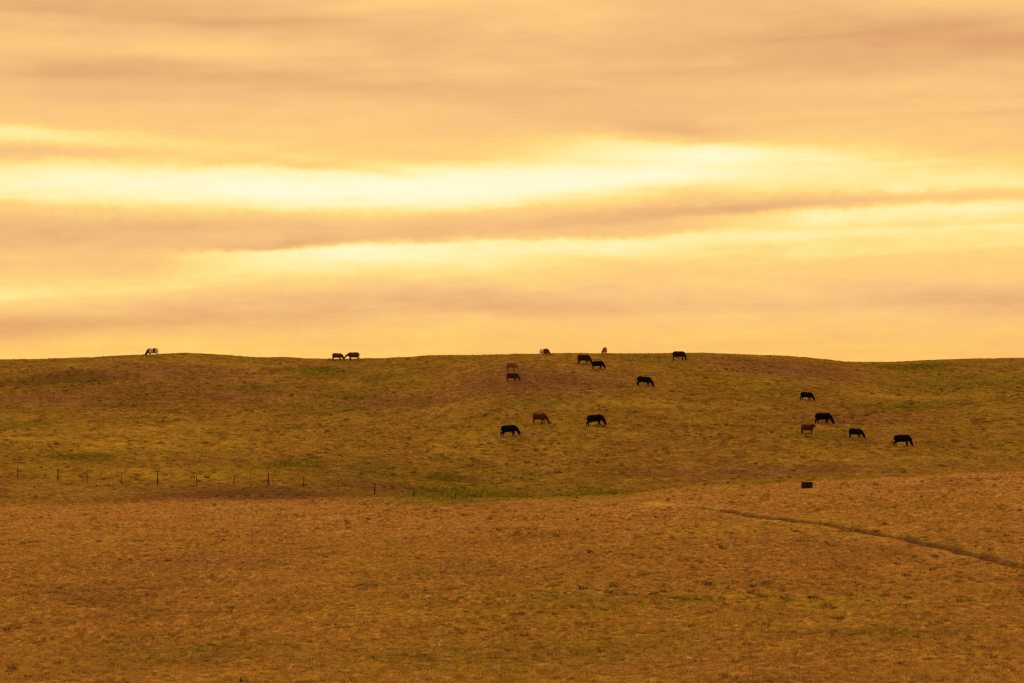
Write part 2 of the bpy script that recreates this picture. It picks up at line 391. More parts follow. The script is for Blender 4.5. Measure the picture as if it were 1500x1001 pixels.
def colour(x, y):
    """albedo of the sward (what grows there, some shade painted in), and how much dead grass stands in it"""
    n1 = fbm(x, y, 16, 5, 21); n2 = fbm(x, y, 5, 5, 22); n3 = fbm(x, y, 1.6, 4, 23)
    far = np.clip((y - 222) / 10.0, 0, 1)
    # the fenced flat on the left belongs to the hill pasture
    g = 0.17 + 1.05 * n1 + 1.05 * n2 + 0.35 * n3
    g_far = 0.66 + 1.1 * n1 + 0.85 * n2 + 0.75 * n3
    g = g * (1 - far) + g_far * far
    gr = np.zeros_like(x); ma = np.zeros_like(x); ye = np.zeros_like(x)
    for k, (a, b, rx, ry, s) in enumerate(GREENS_SHADE): gr = np.maximum(gr, s * blob(x, y, a, b, rx, ry, .4, seed=40 + k))
    for k, (a, b, rx, ry, s) in enumerate(MAUVES): ma = np.maximum(ma, s * blob(x, y, a, b, rx, ry, .4, seed=80 + k))
    for k, (a, b, rx, ry, s) in enumerate(YELLOWS): ye = np.maximum(ye, s * blob(x, y, a, b, rx, ry, .4, seed=120 + k))
    g = np.clip(g, 0, 1)[..., None]
    pa = (np.clip((y - 115) / 95, 0, 1) * (1 - far) * np.clip(0.75 + 1.2 * n2, 0, 1))[..., None]
    c = (DRY * (1 - pa) + PALE * pa) * (1 - g) + OLIVE * g
    ba = np.zeros_like(x)
    for k, (a, b, rx, ry, s) in enumerate(BARES_SHADE): ba = np.maximum(ba, s * blob(x, y, a, b, rx, ry, .4, seed=160 + k))
    q = np.clip(ye, 0, 1)[..., None]; c = c * (1 - 0.85 * q) + 0.85 * q * np.array([0.42, 0.30, 0.054])
    q = np.clip(ma * (1.0 + 1.3 * n2 + 0.9 * n3), 0, 1)[..., None]; c = c * (1 - q) + MAUVE * q
    q = np.clip(ba * (0.85 + 0.8 * n3), 0, 1)[..., None]; c = c * (1 - q) + BARE * q
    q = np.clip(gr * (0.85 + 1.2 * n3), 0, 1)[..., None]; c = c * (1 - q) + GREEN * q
    n4 = fbm(x, y, 1.3, 3, 27)
    q = np.clip((n4 - 0.17) * 7 + 1.2 * n2, 0, 1)[..., None] * (0.42 + 0.28 * far[..., None])
    c = c * (1 - q) + UMBER * q
    c = c * (1 + (0.22 + 0.25 * far) * n3 + 0.40 * n2 + 0.35 * n1)[..., None]
    d, par = seg_dist(x, y, TR)
    q = (np.exp(-(d / (0.72 + 0.40 * n3)) ** 4) * np.clip(par - 1.2, 0, 1) * 0.9)[..., None]
    c = c * (1 - q) + np.array([0.06, 0.032, 0.014]) * q
    return np.clip(c, 0.004, 0.6), gr, ma

# ------------------------------------------------------------------ ground sheet
def rows():
    r = list(np.linspace(-70, 40, 34)) + list(np.linspace(42, 76, 50))
    y = 76.5
    while y < 232: r.append(y); y += 0.30
    while y < 262: r.append(y); y += 0.26
    while y < 412: r.append(y); y += 0.36
    while y < 9000: r.append(y); y *= 1.02
    return np.array(r)
RY = rows()
NX = 940
s = np.linspace(-1, 1, NX)
s = np.where(np.abs(s) < 0.86, s * (0.265 / 0.86), np.sign(s) * (0.265 + (np.abs(s) - 0.86) / 0.14 * (1.2 - 0.265)))
gx = s[None, :] * np.maximum(RY, 76)[:, None]
gx = gx + (rng.random(gx.shape) - .5) * 0.03
gy = np.broadcast_to(RY[:, None], gx.shape).copy()
zz = ground_z(gx, gy)
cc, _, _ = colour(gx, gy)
def grid_mesh(name, X, Y, Z):
    n, m_ = X.shape
    me = bpy.data.meshes.new(name)
    co = np.stack([X, Y, Z], -1).reshape(-1, 3).astype(np.float32)
    idx = np.arange(n * m_, dtype=np.int32).reshape(n, m_)
    q = np.stack([idx[:-1, :-1], idx[:-1, 1:], idx[1:, 1:], idx[1:, :-1]], -1).reshape(-1, 4)
    me.vertices.add(len(co)); me.vertices.foreach_set('co', co.ravel())
    me.loops.add(q.size); me.loops.foreach_set('vertex_index', q.ravel())
    me.polygons.add(len(q)); me.polygons.foreach_set('loop_start', np.arange(0, q.size, 4, dtype=np.int32))
    me.update(calc_edges=True)
    me.shade_smooth()
    return me
def set_col(me, c, name='sward'):
    a = me.attributes.new(name, 'FLOAT_COLOR', 'POINT')
    c4 = np.concatenate([c.reshape(-1, 3), np.ones((c.size // 3, 1))], 1).astype(np.float32)
    a.data.foreach_set('color', c4.ravel())

def material(name):
    m_ = bpy.data.materials.new(name)
    m_.use_nodes = True
    q = NT(m_.node_tree)
    q.n.clear()
    out = q.node('ShaderNodeOutputMaterial')
    return m_, q, out
def principled(q, out, col, rough=0.9, spec=0.15):
    b = q.node('ShaderNodeBsdfPrincipled')
    q.put(b.inputs['Base Color'], col if isinstance(col, bpy.types.NodeSocket) else (*col, 1))
    q.put(b.inputs['Roughness'], rough)
    b.inputs['Specular IOR Level'].default_value = spec
    q.l.new(b.outputs[0], out.inputs[0])
    return b

def matt(q, out, col):
    b = q.node('ShaderNodeBsdfDiffuse')
    q.put(b.inputs['Color'], col if isinstance(col, bpy.types.NodeSocket) else (*col, 1))
    q.l.new(b.outputs[0], out.inputs[0])
    return b
gm, q, out = material('turf')
at_n = q.node('ShaderNodeAttribute', attribute_name='sward')
gco = q.node('ShaderNodeNewGeometry').outputs['Position']
n1 = q.noise(gco, 2.2, 6, 0.65)
n2 = q.noise(gco, 9.0, 4, 0.6)
f = q.m('ADD', q.maprange(n1, 0.25, 0.75, 0.55, 1.35), q.maprange(n2, 0.3, 0.7, -0.22, 0.22))
c1 = q.mix(1.0, at_n.outputs['Color'], q.vec(f, f, f), 'MULTIPLY')
b = matt(q, out, c1)
bmp = q.node('ShaderNodeBump')
bmp.inputs['Strength'].default_value = 1.0
bmp.inputs['Distance'].default_value = 0.08
q.l.new(q.m('ADD', n1, q.m('MULTIPLY', n2, 0.5)), bmp.inputs['Height'])
q.l.new(bmp.outputs[0], b.inputs['Normal'])

me = grid_mesh('ground', gx, gy, zz)
set_col(me, cc)
me.materials.append(gm)
ground = bpy.data.objects.new('ground', me)
ground['kind'] = 'structure'
ground['label'] = 'rolling dry pasture rising to a low ridge'
COL.objects.link(ground)

# the trail floor itself, a thin strip lying in its rut
pts = []
for k in range(2, len(TR) - 1):
    nseg = max(2, int(np.hypot(*(TR[k + 1] - TR[k])) / 0.5))
    for j in range(nseg):
        pts.append(TR[k] + (TR[k + 1] - TR[k]) * j / nseg)
pts = np.array(pts)
tg = np.gradient(pts, axis=0); tg /= np.linalg.norm(tg, axis=1)[:, None]
nr = np.stack([-tg[:, 1], tg[:, 0]], 1)
off = np.linspace(-0.28, 0.28, 9)
wid = (0.85 + 1.1 * fbm(pts[:, 0], pts[:, 1], 3, 3, 61)).clip(.3, 1.4)
wig = 0.35 * fbm(pts[:, 0], pts[:, 1], 6, 2, 60)
tx = pts[:, None, 0] + nr[:, None, 0] * (off[None] * wid[:, None]); ty = pts[:, None, 1] + nr[:, None, 1] * (off[None] * wid[:, None])
tm = grid_mesh('cattle_trail', tx, ty, ground_z(tx, ty) + 0.035)
sm, q, out = material('trodden_soil')
nn = q.noise(q.node('ShaderNodeNewGeometry').outputs['Position'], 4.0, 5, 0.65)
matt(q, out, q.mix(q.maprange(nn, .3, .7, 0, 1), (0.03, 0.016, 0.007), (0.075, 0.04, 0.016)))
tm.materials.append(sm)
trail = bpy.data.objects.new('cattle_trail', tm)
trail['kind'] = 'structure'
trail['label'] = 'dark narrow cattle trail worn across the near field'
COL.objects.link(trail)

# ------------------------------------------------------------------ grass: tuft shapes (kept in a collection of their own) set out by geometry nodes
def tuft_mesh(name, n, radius, h0, h1, width, lean, seed):
    r = np.random.default_rng(seed)
    vs_, fs = [], []
    for i in range(n):
        a = r.random() * 2 * math.pi
        rr = radius * math.sqrt(r.random())
        bx, by = rr * math.cos(a), rr * math.sin(a)
        h = (h0 + (h1 - h0) * r.random() ** 1.5) * (1 - 0.45 * (rr / radius) ** 2)
        da = a + r.normal() * 0.9
        ln = lean * (0.3 + r.random()) * h
        ya = r.random() * math.pi
        wx, wy = math.cos(ya) * width / 2, math.sin(ya) * width / 2
        mx_, my_ = bx + math.cos(da) * ln * 0.35, by + math.sin(da) * ln * 0.35
        ex, ey = bx + math.cos(da) * ln, by + math.sin(da) * ln
        k = len(vs_)
        vs_ += [(bx - wx, by - wy, -0.03), (bx + wx, by + wy, -0.03), (mx_ + wx * .8, my_ + wy * .8, h * .6), (mx_ - wx * .8, my_ - wy * .8, h * .6), (ex, ey, h)]
        fs += [(k, k + 1, k + 2, k + 3), (k + 3, k + 2, k + 4)]
    m_ = bpy.data.meshes.new(name)
    m_.from_pydata(vs_, [], fs)
    m_.update()
    return m_

bm_, q, out = material('grass_blade')
ai = q.node('ShaderNodeAttribute', attribute_name='tint', attribute_type='INSTANCER')
oi = q.node('ShaderNodeObjectInfo')
vv = q.maprange(oi.outputs['Random'], 0, 1, 0.75, 1.25)
cb = q.mix(1.0, ai.outputs['Color'], q.vec(vv, vv, vv), 'MULTIPLY')
df = q.node('ShaderNodeBsdfDiffuse'); tl = q.node('ShaderNodeBsdfTranslucent')
q.l.new(cb, df.inputs[0]); q.l.new(cb, tl.inputs[0])
ms = q.node('ShaderNodeMixShader'); ms.inputs[0].default_value = 0.27
q.l.new(df.outputs[0], ms.inputs[1]); q.l.new(tl.outputs[0], ms.inputs[2])
q.l.new(ms.outputs[0], out.inputs[0])

def protos(cname, specs):
    c = bpy.data.collections.new(cname)
    for k, sp in enumerate(specs):
        m_ = tuft_mesh(cname, *sp)
        m_.materials.append(bm_)
        c.objects.link(bpy.data.objects.new(cname + '_%02d' % k, m_))
    return c
def scatter(name, label, coll, x, y, scale, rotz, idx, tint, squash, sink=0.0):
    z = ground_z(x, y) - sink
    m_ = bpy.data.meshes.new(name)
    co = np.stack([x, y, z], 1).astype(np.float32)
    m_.vertices.add(len(co)); m_.vertices.foreach_set('co', co.ravel())
    a = m_.attributes.new('scl', 'FLOAT_VECTOR', 'POINT'); a.data.foreach_set('vector', np.stack([scale, scale, scale * squash], 1).astype(np.float32).ravel())
    a = m_.attributes.new('rot', 'FLOAT_VECTOR', 'POINT')
    a.data.foreach_set('vector', np.stack([0.12 * rng.standard_normal(len(x)), 0.12 * rng.standard_normal(len(x)), rotz], 1).astype(np.float32).ravel())
    a = m_.attributes.new('idx', 'INT', 'POINT'); a.data.foreach_set('value', idx.astype(np.int32))
    set_col(m_, tint, 'tint')
    o = bpy.data.objects.new(name, m_)
    o['kind'] = 'stuff'; o['label'] = label; o['category'] = 'grass'
    COL.objects.link(o)
    ng = bpy.data.node_groups.new(name, 'GeometryNodeTree')
    ng.interface.new_socket('Geometry', in_out='INPUT', socket_type='NodeSocketGeometry')
    ng.interface.new_socket('Geometry', in_out='OUTPUT', socket_type='NodeSocketGeometry')
    N = ng.nodes; L = ng.links
    gi = N.new('NodeGroupInput'); go = N.new('NodeGroupOutput')
    ci = N.new('GeometryNodeCollectionInfo')
    ci.inputs['Collection'].default_value = coll
    ci.inputs['Separate Children'].default_value = True
    ci.inputs['Reset Children'].default_value = True
    ip = N.new('GeometryNodeInstanceOnPoints')
    ip.inputs['Pick Instance'].default_value = True
    def attr(nm, typ):
        k = N.new('GeometryNodeInputNamedAttribute'); k.data_type = typ; k.inputs['Name'].default_value = nm
        return k.outputs['Attribute']
    L.new(gi.outputs[0], ip.inputs['Points'])
    L.new(ci.outputs[0], ip.inputs['Instance'])
    L.new(attr('idx', 'INT'), ip.inputs['Instance Index'])
    e2r = N.new('FunctionNodeEulerToRotation')
    L.new(attr('rot', 'FLOAT_VECTOR'), e2r.inputs[0])
    L.new(e2r.outputs[0], ip.inputs['Rotation'])
    L.new(attr('scl', 'FLOAT_VECTOR'), ip.inputs['Scale'])
    L.new(ip.outputs[0], go.inputs[0])
    md = o.modifiers.new('set_out', 'NODES'); md.node_group = ng
    return o

def spread(y0, y1, dens0, dens1, margin=9.0):
    """random places over the part of the land that can be seen from about here"""
    yy_, xx_ = [], []
    for ya in np.arange(y0, y1, 2.0):
        hw = 0.2135 * (ya + 1) + margin
        d = dens0 + (dens1 - dens0) * (ya - y0) / (y1 - y0)
        n = rng.poisson(d * 2 * hw * 2.0)
        yy_.append(ya + 2 * rng.random(n)); xx_.append((rng.random(n) * 2 - 1) * hw)
    return np.concatenate(xx_), np.concatenate(yy_)
def tinted(x, y, var=0.22, fleck=1.35):
    c, gr, ma = colour(x, y)
    c = c * (1 + var * rng.standard_normal((len(x), 1))) * (1 + np.array([.05, .10, .25]) * rng.standard_normal((len(x), 3)))
    k = rng.random((len(x), 1)); c = np.where(k < .07, c * .35, np.where(k > .95, c * fleck, c))
    return np.clip(c, 0.006, 0.6), gr, ma

near_c = protos('dry_tuft', [(30, .13, .05, .13, .010, .7, 1), (30, .15, .04, .10, .010, 1.1, 2), (26, .11, .07, .20, .009, .5, 3), (34, .17, .03, .08, .012, 1.4, 4), (22, .08, .10, .28, .009, .4, 5)])
far_c = protos('pasture_tuft', [(44, .40, .04, .12, .022, .9, 11), (44, .46, .03, .09, .024, 1.3, 12), (36, .32, .06, .17, .020, .6, 13), (40, .30, .05, .20, .018, .5, 14)])
reed_c = protos('reed_clump', [(34, .30, .30, .70, .022, .25, 21), (30, .26, .25, .85, .020, .20, 22)])
tus_c = protos('tussock_clump', [(70, .17, .10, .28, .014, .7, 31), (80, .22, .08, .20, .016, 1.0, 32), (60, .13, .12, .34, .013, .5, 33)])

x, y = spread(74, 236, 44, 15)
d, _ = seg_dist(x, y, TR)
BALE = at(1182, 715.5, 150, 230)
keep = (d > 0.46 + 0.3 * fbm(x, y, 2.0, 3, 62)) & ((np.abs(x - BALE.x) > .5) | (np.abs(y - BALE.y) > .32))
x, y, d = x[keep], y[keep], d[keep]
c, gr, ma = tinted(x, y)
hgt = (0.85 + 1.3 * fbm(x, y, 3.5, 4, 71)) * np.clip((d - 0.2) / 1.7, 0.28, 1) * np.where((np.abs(x - BALE.x) < .9) & (y < BALE.y) & (y > BALE.y - 4), .45, 1)
pick = np.clip((rng.random(len(x)) * 4.3).astype(int), 0, 4)
scatter('dry_grass', 'short orange brown dry grass covering the near field', near_c, x, y, np.clip(0.75 + 0.5 * rng.random(len(x)), .4, 2), rng.random(len(x)) * 6.28, pick, c, np.clip(hgt, .16, 1.9))

x, y = spread(236, 402, 9.0, 6.0)
c, gr, ma = tinted(x, y, 0.14, 1.0)
hgt = (0.85 + 1.4 * fbm(x, y, 4, 4, 72)) * (1 - 0.35 * np.clip(ma, 0, 1))
pick = np.clip((rng.random(len(x)) * 3.5).astype(int), 0, 3)
scatter('pasture_grass', 'olive green and tan grass covering the grazed hillside', far_c, x, y, np.clip(0.7 + 0.6 * rng.random(len(x)), .4, 2), rng.random(len(x)) * 6.28, pick, c, np.clip(hgt, .3, 1.9))

# wet places where rushes stand
x, y = spread(240, 400, 6, 6)
wet = np.zeros(len(x))
for a, b_, rx, ry, s_ in [(690, 721, 95, 13, 1), (860, 722, 80, 6, .8), (105, 667, 50, 5, .9), (430, 677, 50, 7, .9), (480, 545, 40, 7, .6), (1345, 537, 50, 4, .6), (600, 716, 30, 7, .5)]:
    wet = np.maximum(wet, s_ * blob(x, y, a, b_, rx, ry, .5))
keep = rng.random(len(x)) < np.clip(wet * 1.5 - 0.35, 0, 1)
x, y = x[keep], y[keep]
c = np.where(rng.random((len(x), 1)) < .6, GREEN, OLIVE) * (0.8 + 0.5 * rng.random((len(x), 1)))
scatter('rushes', 'taller green rushes growing in the damp hollows of the pasture', reed_c, x, y, 0.35 + 0.35 * rng.random(len(x)), rng.random(len(x)) * 6.28, rng.integers(0, 2, len(x)), c, 0.8 + 0.5 * rng.random(len(x)))

# dark leftover tussocks the cattle leave alone
x, y = spread(76, 232, 0.8, 0.4)
keep = rng.random(len(x)) < np.clip(0.25 + 2.6 * fbm(x, y, 9, 4, 91), 0.03, 1)
x1, y1 = x[keep], y[keep]
x, y = spread(240, 396, 0.34, 0.24)
keep = rng.random(len(x)) < np.clip(0.35 + 2.4 * fbm(x, y, 12, 4, 92), 0.04, 1)
x = np.concatenate([x1, x[keep]]); y = np.concatenate([y1, y[keep]])
nn_ = len(x)
c = np.where(rng.random((nn_, 1)) < .55, np.array([0.13, 0.075, 0.026]), np.array([0.075, 0.064, 0.012])) * (0.5 + 0.9 * rng.random((nn_, 1)))
scatter('tussocks', 'dark ungrazed tussocks dotted over the pasture', tus_c, x, y, (0.5 + 0.9 * rng.random(nn_) ** 2) * np.where(y > 236, 1.35, 1.0), rng.random(nn_) * 6.28, rng.integers(0, 3, nn_), c, 0.45 + 0.5 * rng.random(nn_))

# ------------------------------------------------------------------ mesh helpers for the things
class MB:
    def __init__(s): s.v = []; s.f = []
    def tube(s, pts, rad, n=10, caps=True, up=Vector((0, 0, 1))):
        """rings along a path; rad gives (half width, half height) or a radius for each ring"""
        pts = [Vector(p) for p in pts]
        base = len(s.v)
        for i, p in enumerate(pts):
            tdir = (pts[min(i + 1, len(pts) - 1)] - pts[max(i - 1, 0)]).normalized()
            side = tdir.cross(up)
            if side.length < 0.05: side = tdir.cross(Vector((1, 0, 0)))
            side.normalize(); top = side.cross(tdir).normalized()
            r = rad[i] if isinstance(rad[i], (tuple, list)) else (rad[i], rad[i])
            for k in range(n):
                a = 2 * math.pi * k / n
                s.v.append(p + side * (math.cos(a) * r[0]) + top * (math.sin(a) * r[1]))
        for i in range(len(pts) - 1):
            for k in range(n):
                a, b = base + i * n + k, base + i * n + (k + 1) % n
                s.f.append((a, b, b + n, a + n))
        if caps:
            s.f.append(tuple(base + k for k in range(n))[::-1])
            s.f.append(tuple(base + (len(pts) - 1) * n + k for k in range(n)))
    def ball(s, c, r, n=12, m_=8):
        c = Vector(c)
        ps, rs = [], []
        base = len(s.v)
        for i in range(m_ + 1):
            th = math.pi * (0.04 + 0.92 * i / m_)
            for k in range(n):
                a = 2 * math.pi * k / n
                s.v.append(c + Vector((-math.cos(th) * r[0], math.sin(th) * math.cos(a) * r[1], math.sin(th) * math.sin(a) * r[2])))
        for i in range(m_):
            for k in range(n):
                a, b = base + i * n + k, base + i * n + (k + 1) % n
                s.f.append((a, a + n, b + n, b))
        s.f.append(tuple(base + k for k in range(n)))
        s.f.append(tuple(base + m_ * n + k for k in range(n))[::-1])
    def build(s, name, mat, parent=None, smooth=True):
        m_ = bpy.data.meshes.new(name)
        m_.from_pydata([tuple(q) for q in s.v], [], s.f)
        m_.update()
        if smooth: m_.shade_smooth()
        if mat: m_.materials.append(mat)
        o = bpy.data.objects.new(name, m_)
        COL.objects.link(o)
        if parent: o.parent = parent
        return o
def smoothpath(pts, rad, n):
    """resample a path and its radii with a spline"""
    P_ = np.array([list(p) + (list(r) if isinstance(r, (tuple, list)) else [r, r]) for p, r in zip(pts, rad)], float)
    k = np.arange(len(P_)); tt = np.linspace(0, len(P_) - 1, n)
    i = np.clip(tt.astype(int), 0, len(P_) - 2); f_ = (tt - i)[:, None]
    M = np.gradient(P_, axis=0)
    Q = (1 + 2 * f_) * (1 - f_) ** 2 * P_[i] + f_ * (1 - f_) ** 2 * M[i] + f_ * f_ * (3 - 2 * f_) * P_[i + 1] + f_ * f_ * (f_ - 1) * M[i + 1]
    return [Vector(q[:3]) for q in Q], [tuple(np.maximum(q[3:], 0.008)) for q in Q]

def coat(name, c0, c1, sheen=0.25):
    m_, q, out = material(name)
    n_ = q.noise(q.node('ShaderNodeTexCoord').outputs['Object'], 5.0, 4, 0.6)
    b = principled(q, out, q.mix(q.maprange(n_, .3, .7, 0, 1), c0, c1), 0.85, 0.07)
    b.inputs['Sheen Weight'].default_value = sheen
    b.inputs['Sheen Roughness'].default_value = 0.4
    b.inputs['Sheen Tint'].default_value = (1.0, 0.75, 0.45, 1)
    return m_
BLACK = coat('black_coat', (0.005, 0.003, 0.003), (0.012, 0.008, 0.006), 0.0)
HAZED_BLACK = coat('hazed_black_coat', (0.022, 0.013, 0.008), (0.036, 0.021, 0.011), 0.03)  # black coat with the ridge haze mixed into its colour
RED = coat('red_coat', (0.07, 0.023, 0.009), (0.115, 0.037, 0.013), 0.05)
DARKRED = coat('dark_red_coat', (0.045, 0.018, 0.009), (0.075, 0.028, 0.012), 0.05)
BROWN = coat('brown_coat', (0.095, 0.036, 0.016), (0.14, 0.054, 0.022), 0.06)
TAN = coat('tan_coat', (0.17, 0.080, 0.030), (0.24, 0.115, 0.042), 0.8)
WHITE = coat('white_coat', (0.62, 0.58, 0.55), (0.74, 0.71, 0.68), 0.2)
HOOF = coat('dark_hoof', (0.02, 0.014, 0.01), (0.04, 0.03, 0.02), 0.0)

def cow(label, group, px, py, length, heading, mats, pose='graze', steps=(0, 0, 0, 0), head_yaw=0.0, tail=0.0, neck_drop=0.0, patches=None, dist=None, build=1.0, nudge=(0, 0), horns=False):
    """one animal, body grown as one surface. heading: 0 = towards +x, positive turns away (anticlockwise). length scales a 2.35 m grazing cow."""
    if dist is None: loc = at(px, py)
    else:
        xx = (px - 750) / F * dist; loc = Vector((xx, dist, gz(xx, dist)))
    loc.x += nudge[0]; loc.y += nudge[1]; loc.z = gz(loc.x, loc.y)
    k = length / 2.26
    ch, sh = math.cos(R(heading)), math.sin(R(heading))
    def g(xl, yl):      # height of the ground under a point of the animal, in its own unscaled units
        return (gz(loc.x + k * (ch * xl - sh * yl), loc.y + k * (sh * xl + ch * yl)) - loc.z) / k
    zf = (g(.5, .17) + g(.5, -.17)) / 2; zb = (g(-.62, .17) + g(-.62, -.17)) / 2
    pit = (zf - zb) / 1.12
    def T(p):           # tilts the body with the slope
        return Vector((p[0], p[1], p[2] - .07 + zb + pit * (p[0] + .62)))
    mb = MB()
    B = build * 1.06
    tr = [((-.815, 0, 1.07), (.13, .17)), ((-.80, 0, 1.06), (.18, .24)), ((-.74, 0, 1.035), (.225, .30)), ((-.62, 0, 1.0), (.25, .34)), ((-.42, 0, .98), (.285, .365)), ((-.2, 0, .95), (.325 * B, .395)), ((.08, 0, .935), (.34 * B, .405)),
          ((.34, 0, .945), (.315 * B, .40)), ((.55, 0, .965), (.26, .38)), ((.70, 0, .98), (.21, .315)), ((.80, 0, 1.0), (.11, .17))]
    pts, rad = smoothpath([T(q[0]) for q in tr], [q[1] for q in tr], 30)
    mb.tube(pts, rad, 20)
    # shallow hip bones and withers
    for sgn in (-1, 1): mb.ball(T((-.56, sgn * .17, 1.20)), (.13, .08, .09))
    mb.ball(T((.50, 0, 1.27)), (.24, .09, .09))
    # neck and head
    hy = R(head_yaw)
    def turn(p, amt):
        dx, dy = p[0] - .62, p[1]
        a = hy * amt
        return (.62 + dx * math.cos(a) - dy * math.sin(a), dx * math.sin(a) + dy * math.cos(a), p[2])
    if pose == 'graze':
        mz = g(*turn((1.24, 0, 0), 1)[:2])
        drop = .07 + mz - (zb + pit * (1.24 + .62))
        D = drop + neck_drop
        nk = [((.46, 0, 1.02), (.22, .36)), ((.69, 0, .95), (.19, .335)), ((.88, 0, .80 + D * .4), (.15, .27)), ((1.02, 0, .65 + D * .8), (.12, .205)), ((1.09, 0, .54 + D), (.105, .15))]
        hd = [((1.04, 0, .68 + D), (.08, .07)), ((1.08, 0, .60 + D), (.135, .16)), ((1.13, 0, .46 + D), (.135, .19)), ((1.20, 0, .32 + D), (.115, .155)), ((1.26, 0, .19 + D), (.095, .12)), ((1.30, 0, .11 + D), (.098, .11)), ((1.315, 0, .06 + D), (.065, .065))]
        poll = (1.08, 0, .62 + D); ed = (-.01, 0, .01)
    elif pose == 'level':       # head held out in front at chest height
        D = neck_drop
        nk = [((.50, 0, 1.08), (.19, .28)), ((.74, 0, 1.05), (.15, .22)), ((.98, 0, .98 + D * .6), (.115, .165)), ((1.16, 0, .93 + D), (.10, .13))]
        hd = [((1.09, 0, 1.02 + D), (.08, .08)), ((1.17, 0, .95 + D), (.12, .14)), ((1.28, 0, .81 + D), (.105, .135)), ((1.38, 0, .66 + D), (.068, .085)), ((1.42, 0, .59 + D), (.062, .07)), ((1.435, 0, .56 + D), (.04, .045))]
        poll = (1.12, 0, 1.00 + D); ed = (-.05, 0, .03)
    else:                       # head up
        D = neck_drop
        nk = [((.50, 0, 1.10), (.18, .27)), ((.68, 0, 1.20), (.14, .20)), ((.82, 0, 1.33 + D), (.11, .15)), ((.90, 0, 1.44 + D), (.10, .12))]
        hd = [((.84, 0, 1.52 + D), (.085, .09)), ((.93, 0, 1.48 + D), (.12, .135)), ((1.06, 0, 1.39 + D), (.105, .125)), ((1.20, 0, 1.29 + D), (.068, .08)), ((1.26, 0, 1.24 + D), (.062, .068)), ((1.28, 0, 1.22 + D), (.04, .045))]
        poll = (.88, 0, 1.49 + D); ed = (-.06, 0, .0)
    m_ = len(nk) - 1
    pts, rad = smoothpath([T(turn(q[0], i / m_)) for i, q in enumerate(nk)], [q[1] for q in nk], 14)
    mb.tube(pts, rad, 16)
    pts, rad = smoothpath([T(turn(q[0], 1)) for q in hd], [q[1] for q in hd], 14)
    mb.tube(pts, rad, 14)
    for sgn in (-1, 1):
        e0 = (poll[0], sgn * .07, poll[2]); e1 = (poll[0] + ed[0], sgn * .20, poll[2] + ed[2] + .02); e2 = (poll[0] + ed[0] * 1.6, sgn * .33, poll[2] + ed[2] - .02)
        mb.tube([T(turn(e, 1)) for e in (e0, e1, e2)], [(.04, .035), (.035, .085), (.022, .03)], 8)
        if horns:
            mb.tube([T(turn(e, 1)) for e in ((poll[0] - .02, sgn * .06, poll[2] + .05), (poll[0] - .03, sgn * .16, poll[2] + .12), (poll[0] - .01, sgn * .17, poll[2] + .24))], [.026, .024, .014], 8)
    # legs: front knees bend a little forward, hocks point back
    for i, (sx_, sgn) in enumerate(((1, 1), (1, -1), (-1, 1), (-1, -1))):
        st = steps[i]
        if sx_ > 0:
            fx, fy = .50 + st, sgn * .155
            gzz = g(fx, fy)
            lg = [(T((.50, sgn * .15, .96)), (.10, .17)), (T((.50, sgn * .17, .76)), (.09, .125)), (T((.505 + st * .2, sgn * .165, .60)), (.07, .09)),
                  (Vector((.53 + st * .6, sgn * .16, gzz * .7 + T((.5, 0, 0))[2] * .3 + .37)), (.066, .076)), (Vector((.51 + st * .85, fy, gzz + .20)), (.052, .058)), (Vector((.50 + st, fy, gzz + .10)), (.058, .062)), (Vector((.52 + st, fy, gzz - .02)), (.068, .076))]
        else:
            fx, fy = -.72 + st, sgn * .155
            gzz = g(fx, fy)
            lg = [(T((-.64, sgn * .14, 1.02)), (.12, .20)), (T((-.62, sgn * .17, .84)), (.115, .205)), (T((-.59 + st * .15, sgn * .175, .67)), (.09, .155)), (T((-.67 + st * .5, sgn * .165, .52)), (.068, .095)),
                  (Vector((-.75 + st * .75, sgn * .16, gzz * .7 + T((-.6, 0, 0))[2] * .3 + .42)), (.060, .08)), (Vector((-.735 + st * .9, fy, gzz + .22)), (.052, .058)), (Vector((-.72 + st, fy, gzz + .10)), (.058, .062)), (Vector((-.70 + st, fy, gzz - .02)), (.068, .076))]
        pts, rad = smoothpath([q[0] for q in lg], [q[1] for q in lg], 22)
        mb.tube(pts, [(r[1] * 1.12, r[0] * 1.12) for r in rad], 12, up=Vector((0, 1, 0)))
    mb.ball(T((-.36, 0, .58)), (.15, .11, .10))
    # tail hangs from the dock, with its switch of longer hair
    ta = abs(tail)
    tl_ = [((-.72, 0, 1.25), .045), ((-.81, tail * .1, 1.19), .036), ((-.85 - ta * .2, tail * .4, .95), .028), ((-.86 - ta * .6, tail * .8, .70), .028), ((-.86 - ta * .8, tail, .52), .048), ((-.86 - ta * .8, tail, .38), .02)]
    pts, rad = smoothpath([T(q[0]) for q in tl_], [q[1] for q in tl_], 16)
    mb.tube(pts, rad, 8)
    tmp = mb.build('cow', None)
    rm = tmp.modifiers.new('one_skin', 'REMESH'); rm.mode = 'VOXEL'; rm.voxel_size = 0.021
    sm_ = tmp.modifiers.new('soften', 'SMOOTH'); sm_.factor = 0.5; sm_.iterations = 4
    dg = bpy.context.evaluated_depsgraph_get()
    body = bpy.data.meshes.new_from_object(tmp.evaluated_get(dg))
    old = tmp.data
    tmp.modifiers.clear()
    tmp.data = body
    bpy.data.meshes.remove(old)
    body.name = 'cow'
    body.materials.clear()
    for m__ in mats: body.materials.append(m__)
    n = len(body.polygons)
    ctr = np.zeros(n * 3, np.float32); body.polygons.foreach_get('center', ctr); ctr = ctr.reshape(-1, 3)
    mi = np.zeros(n, np.int32)
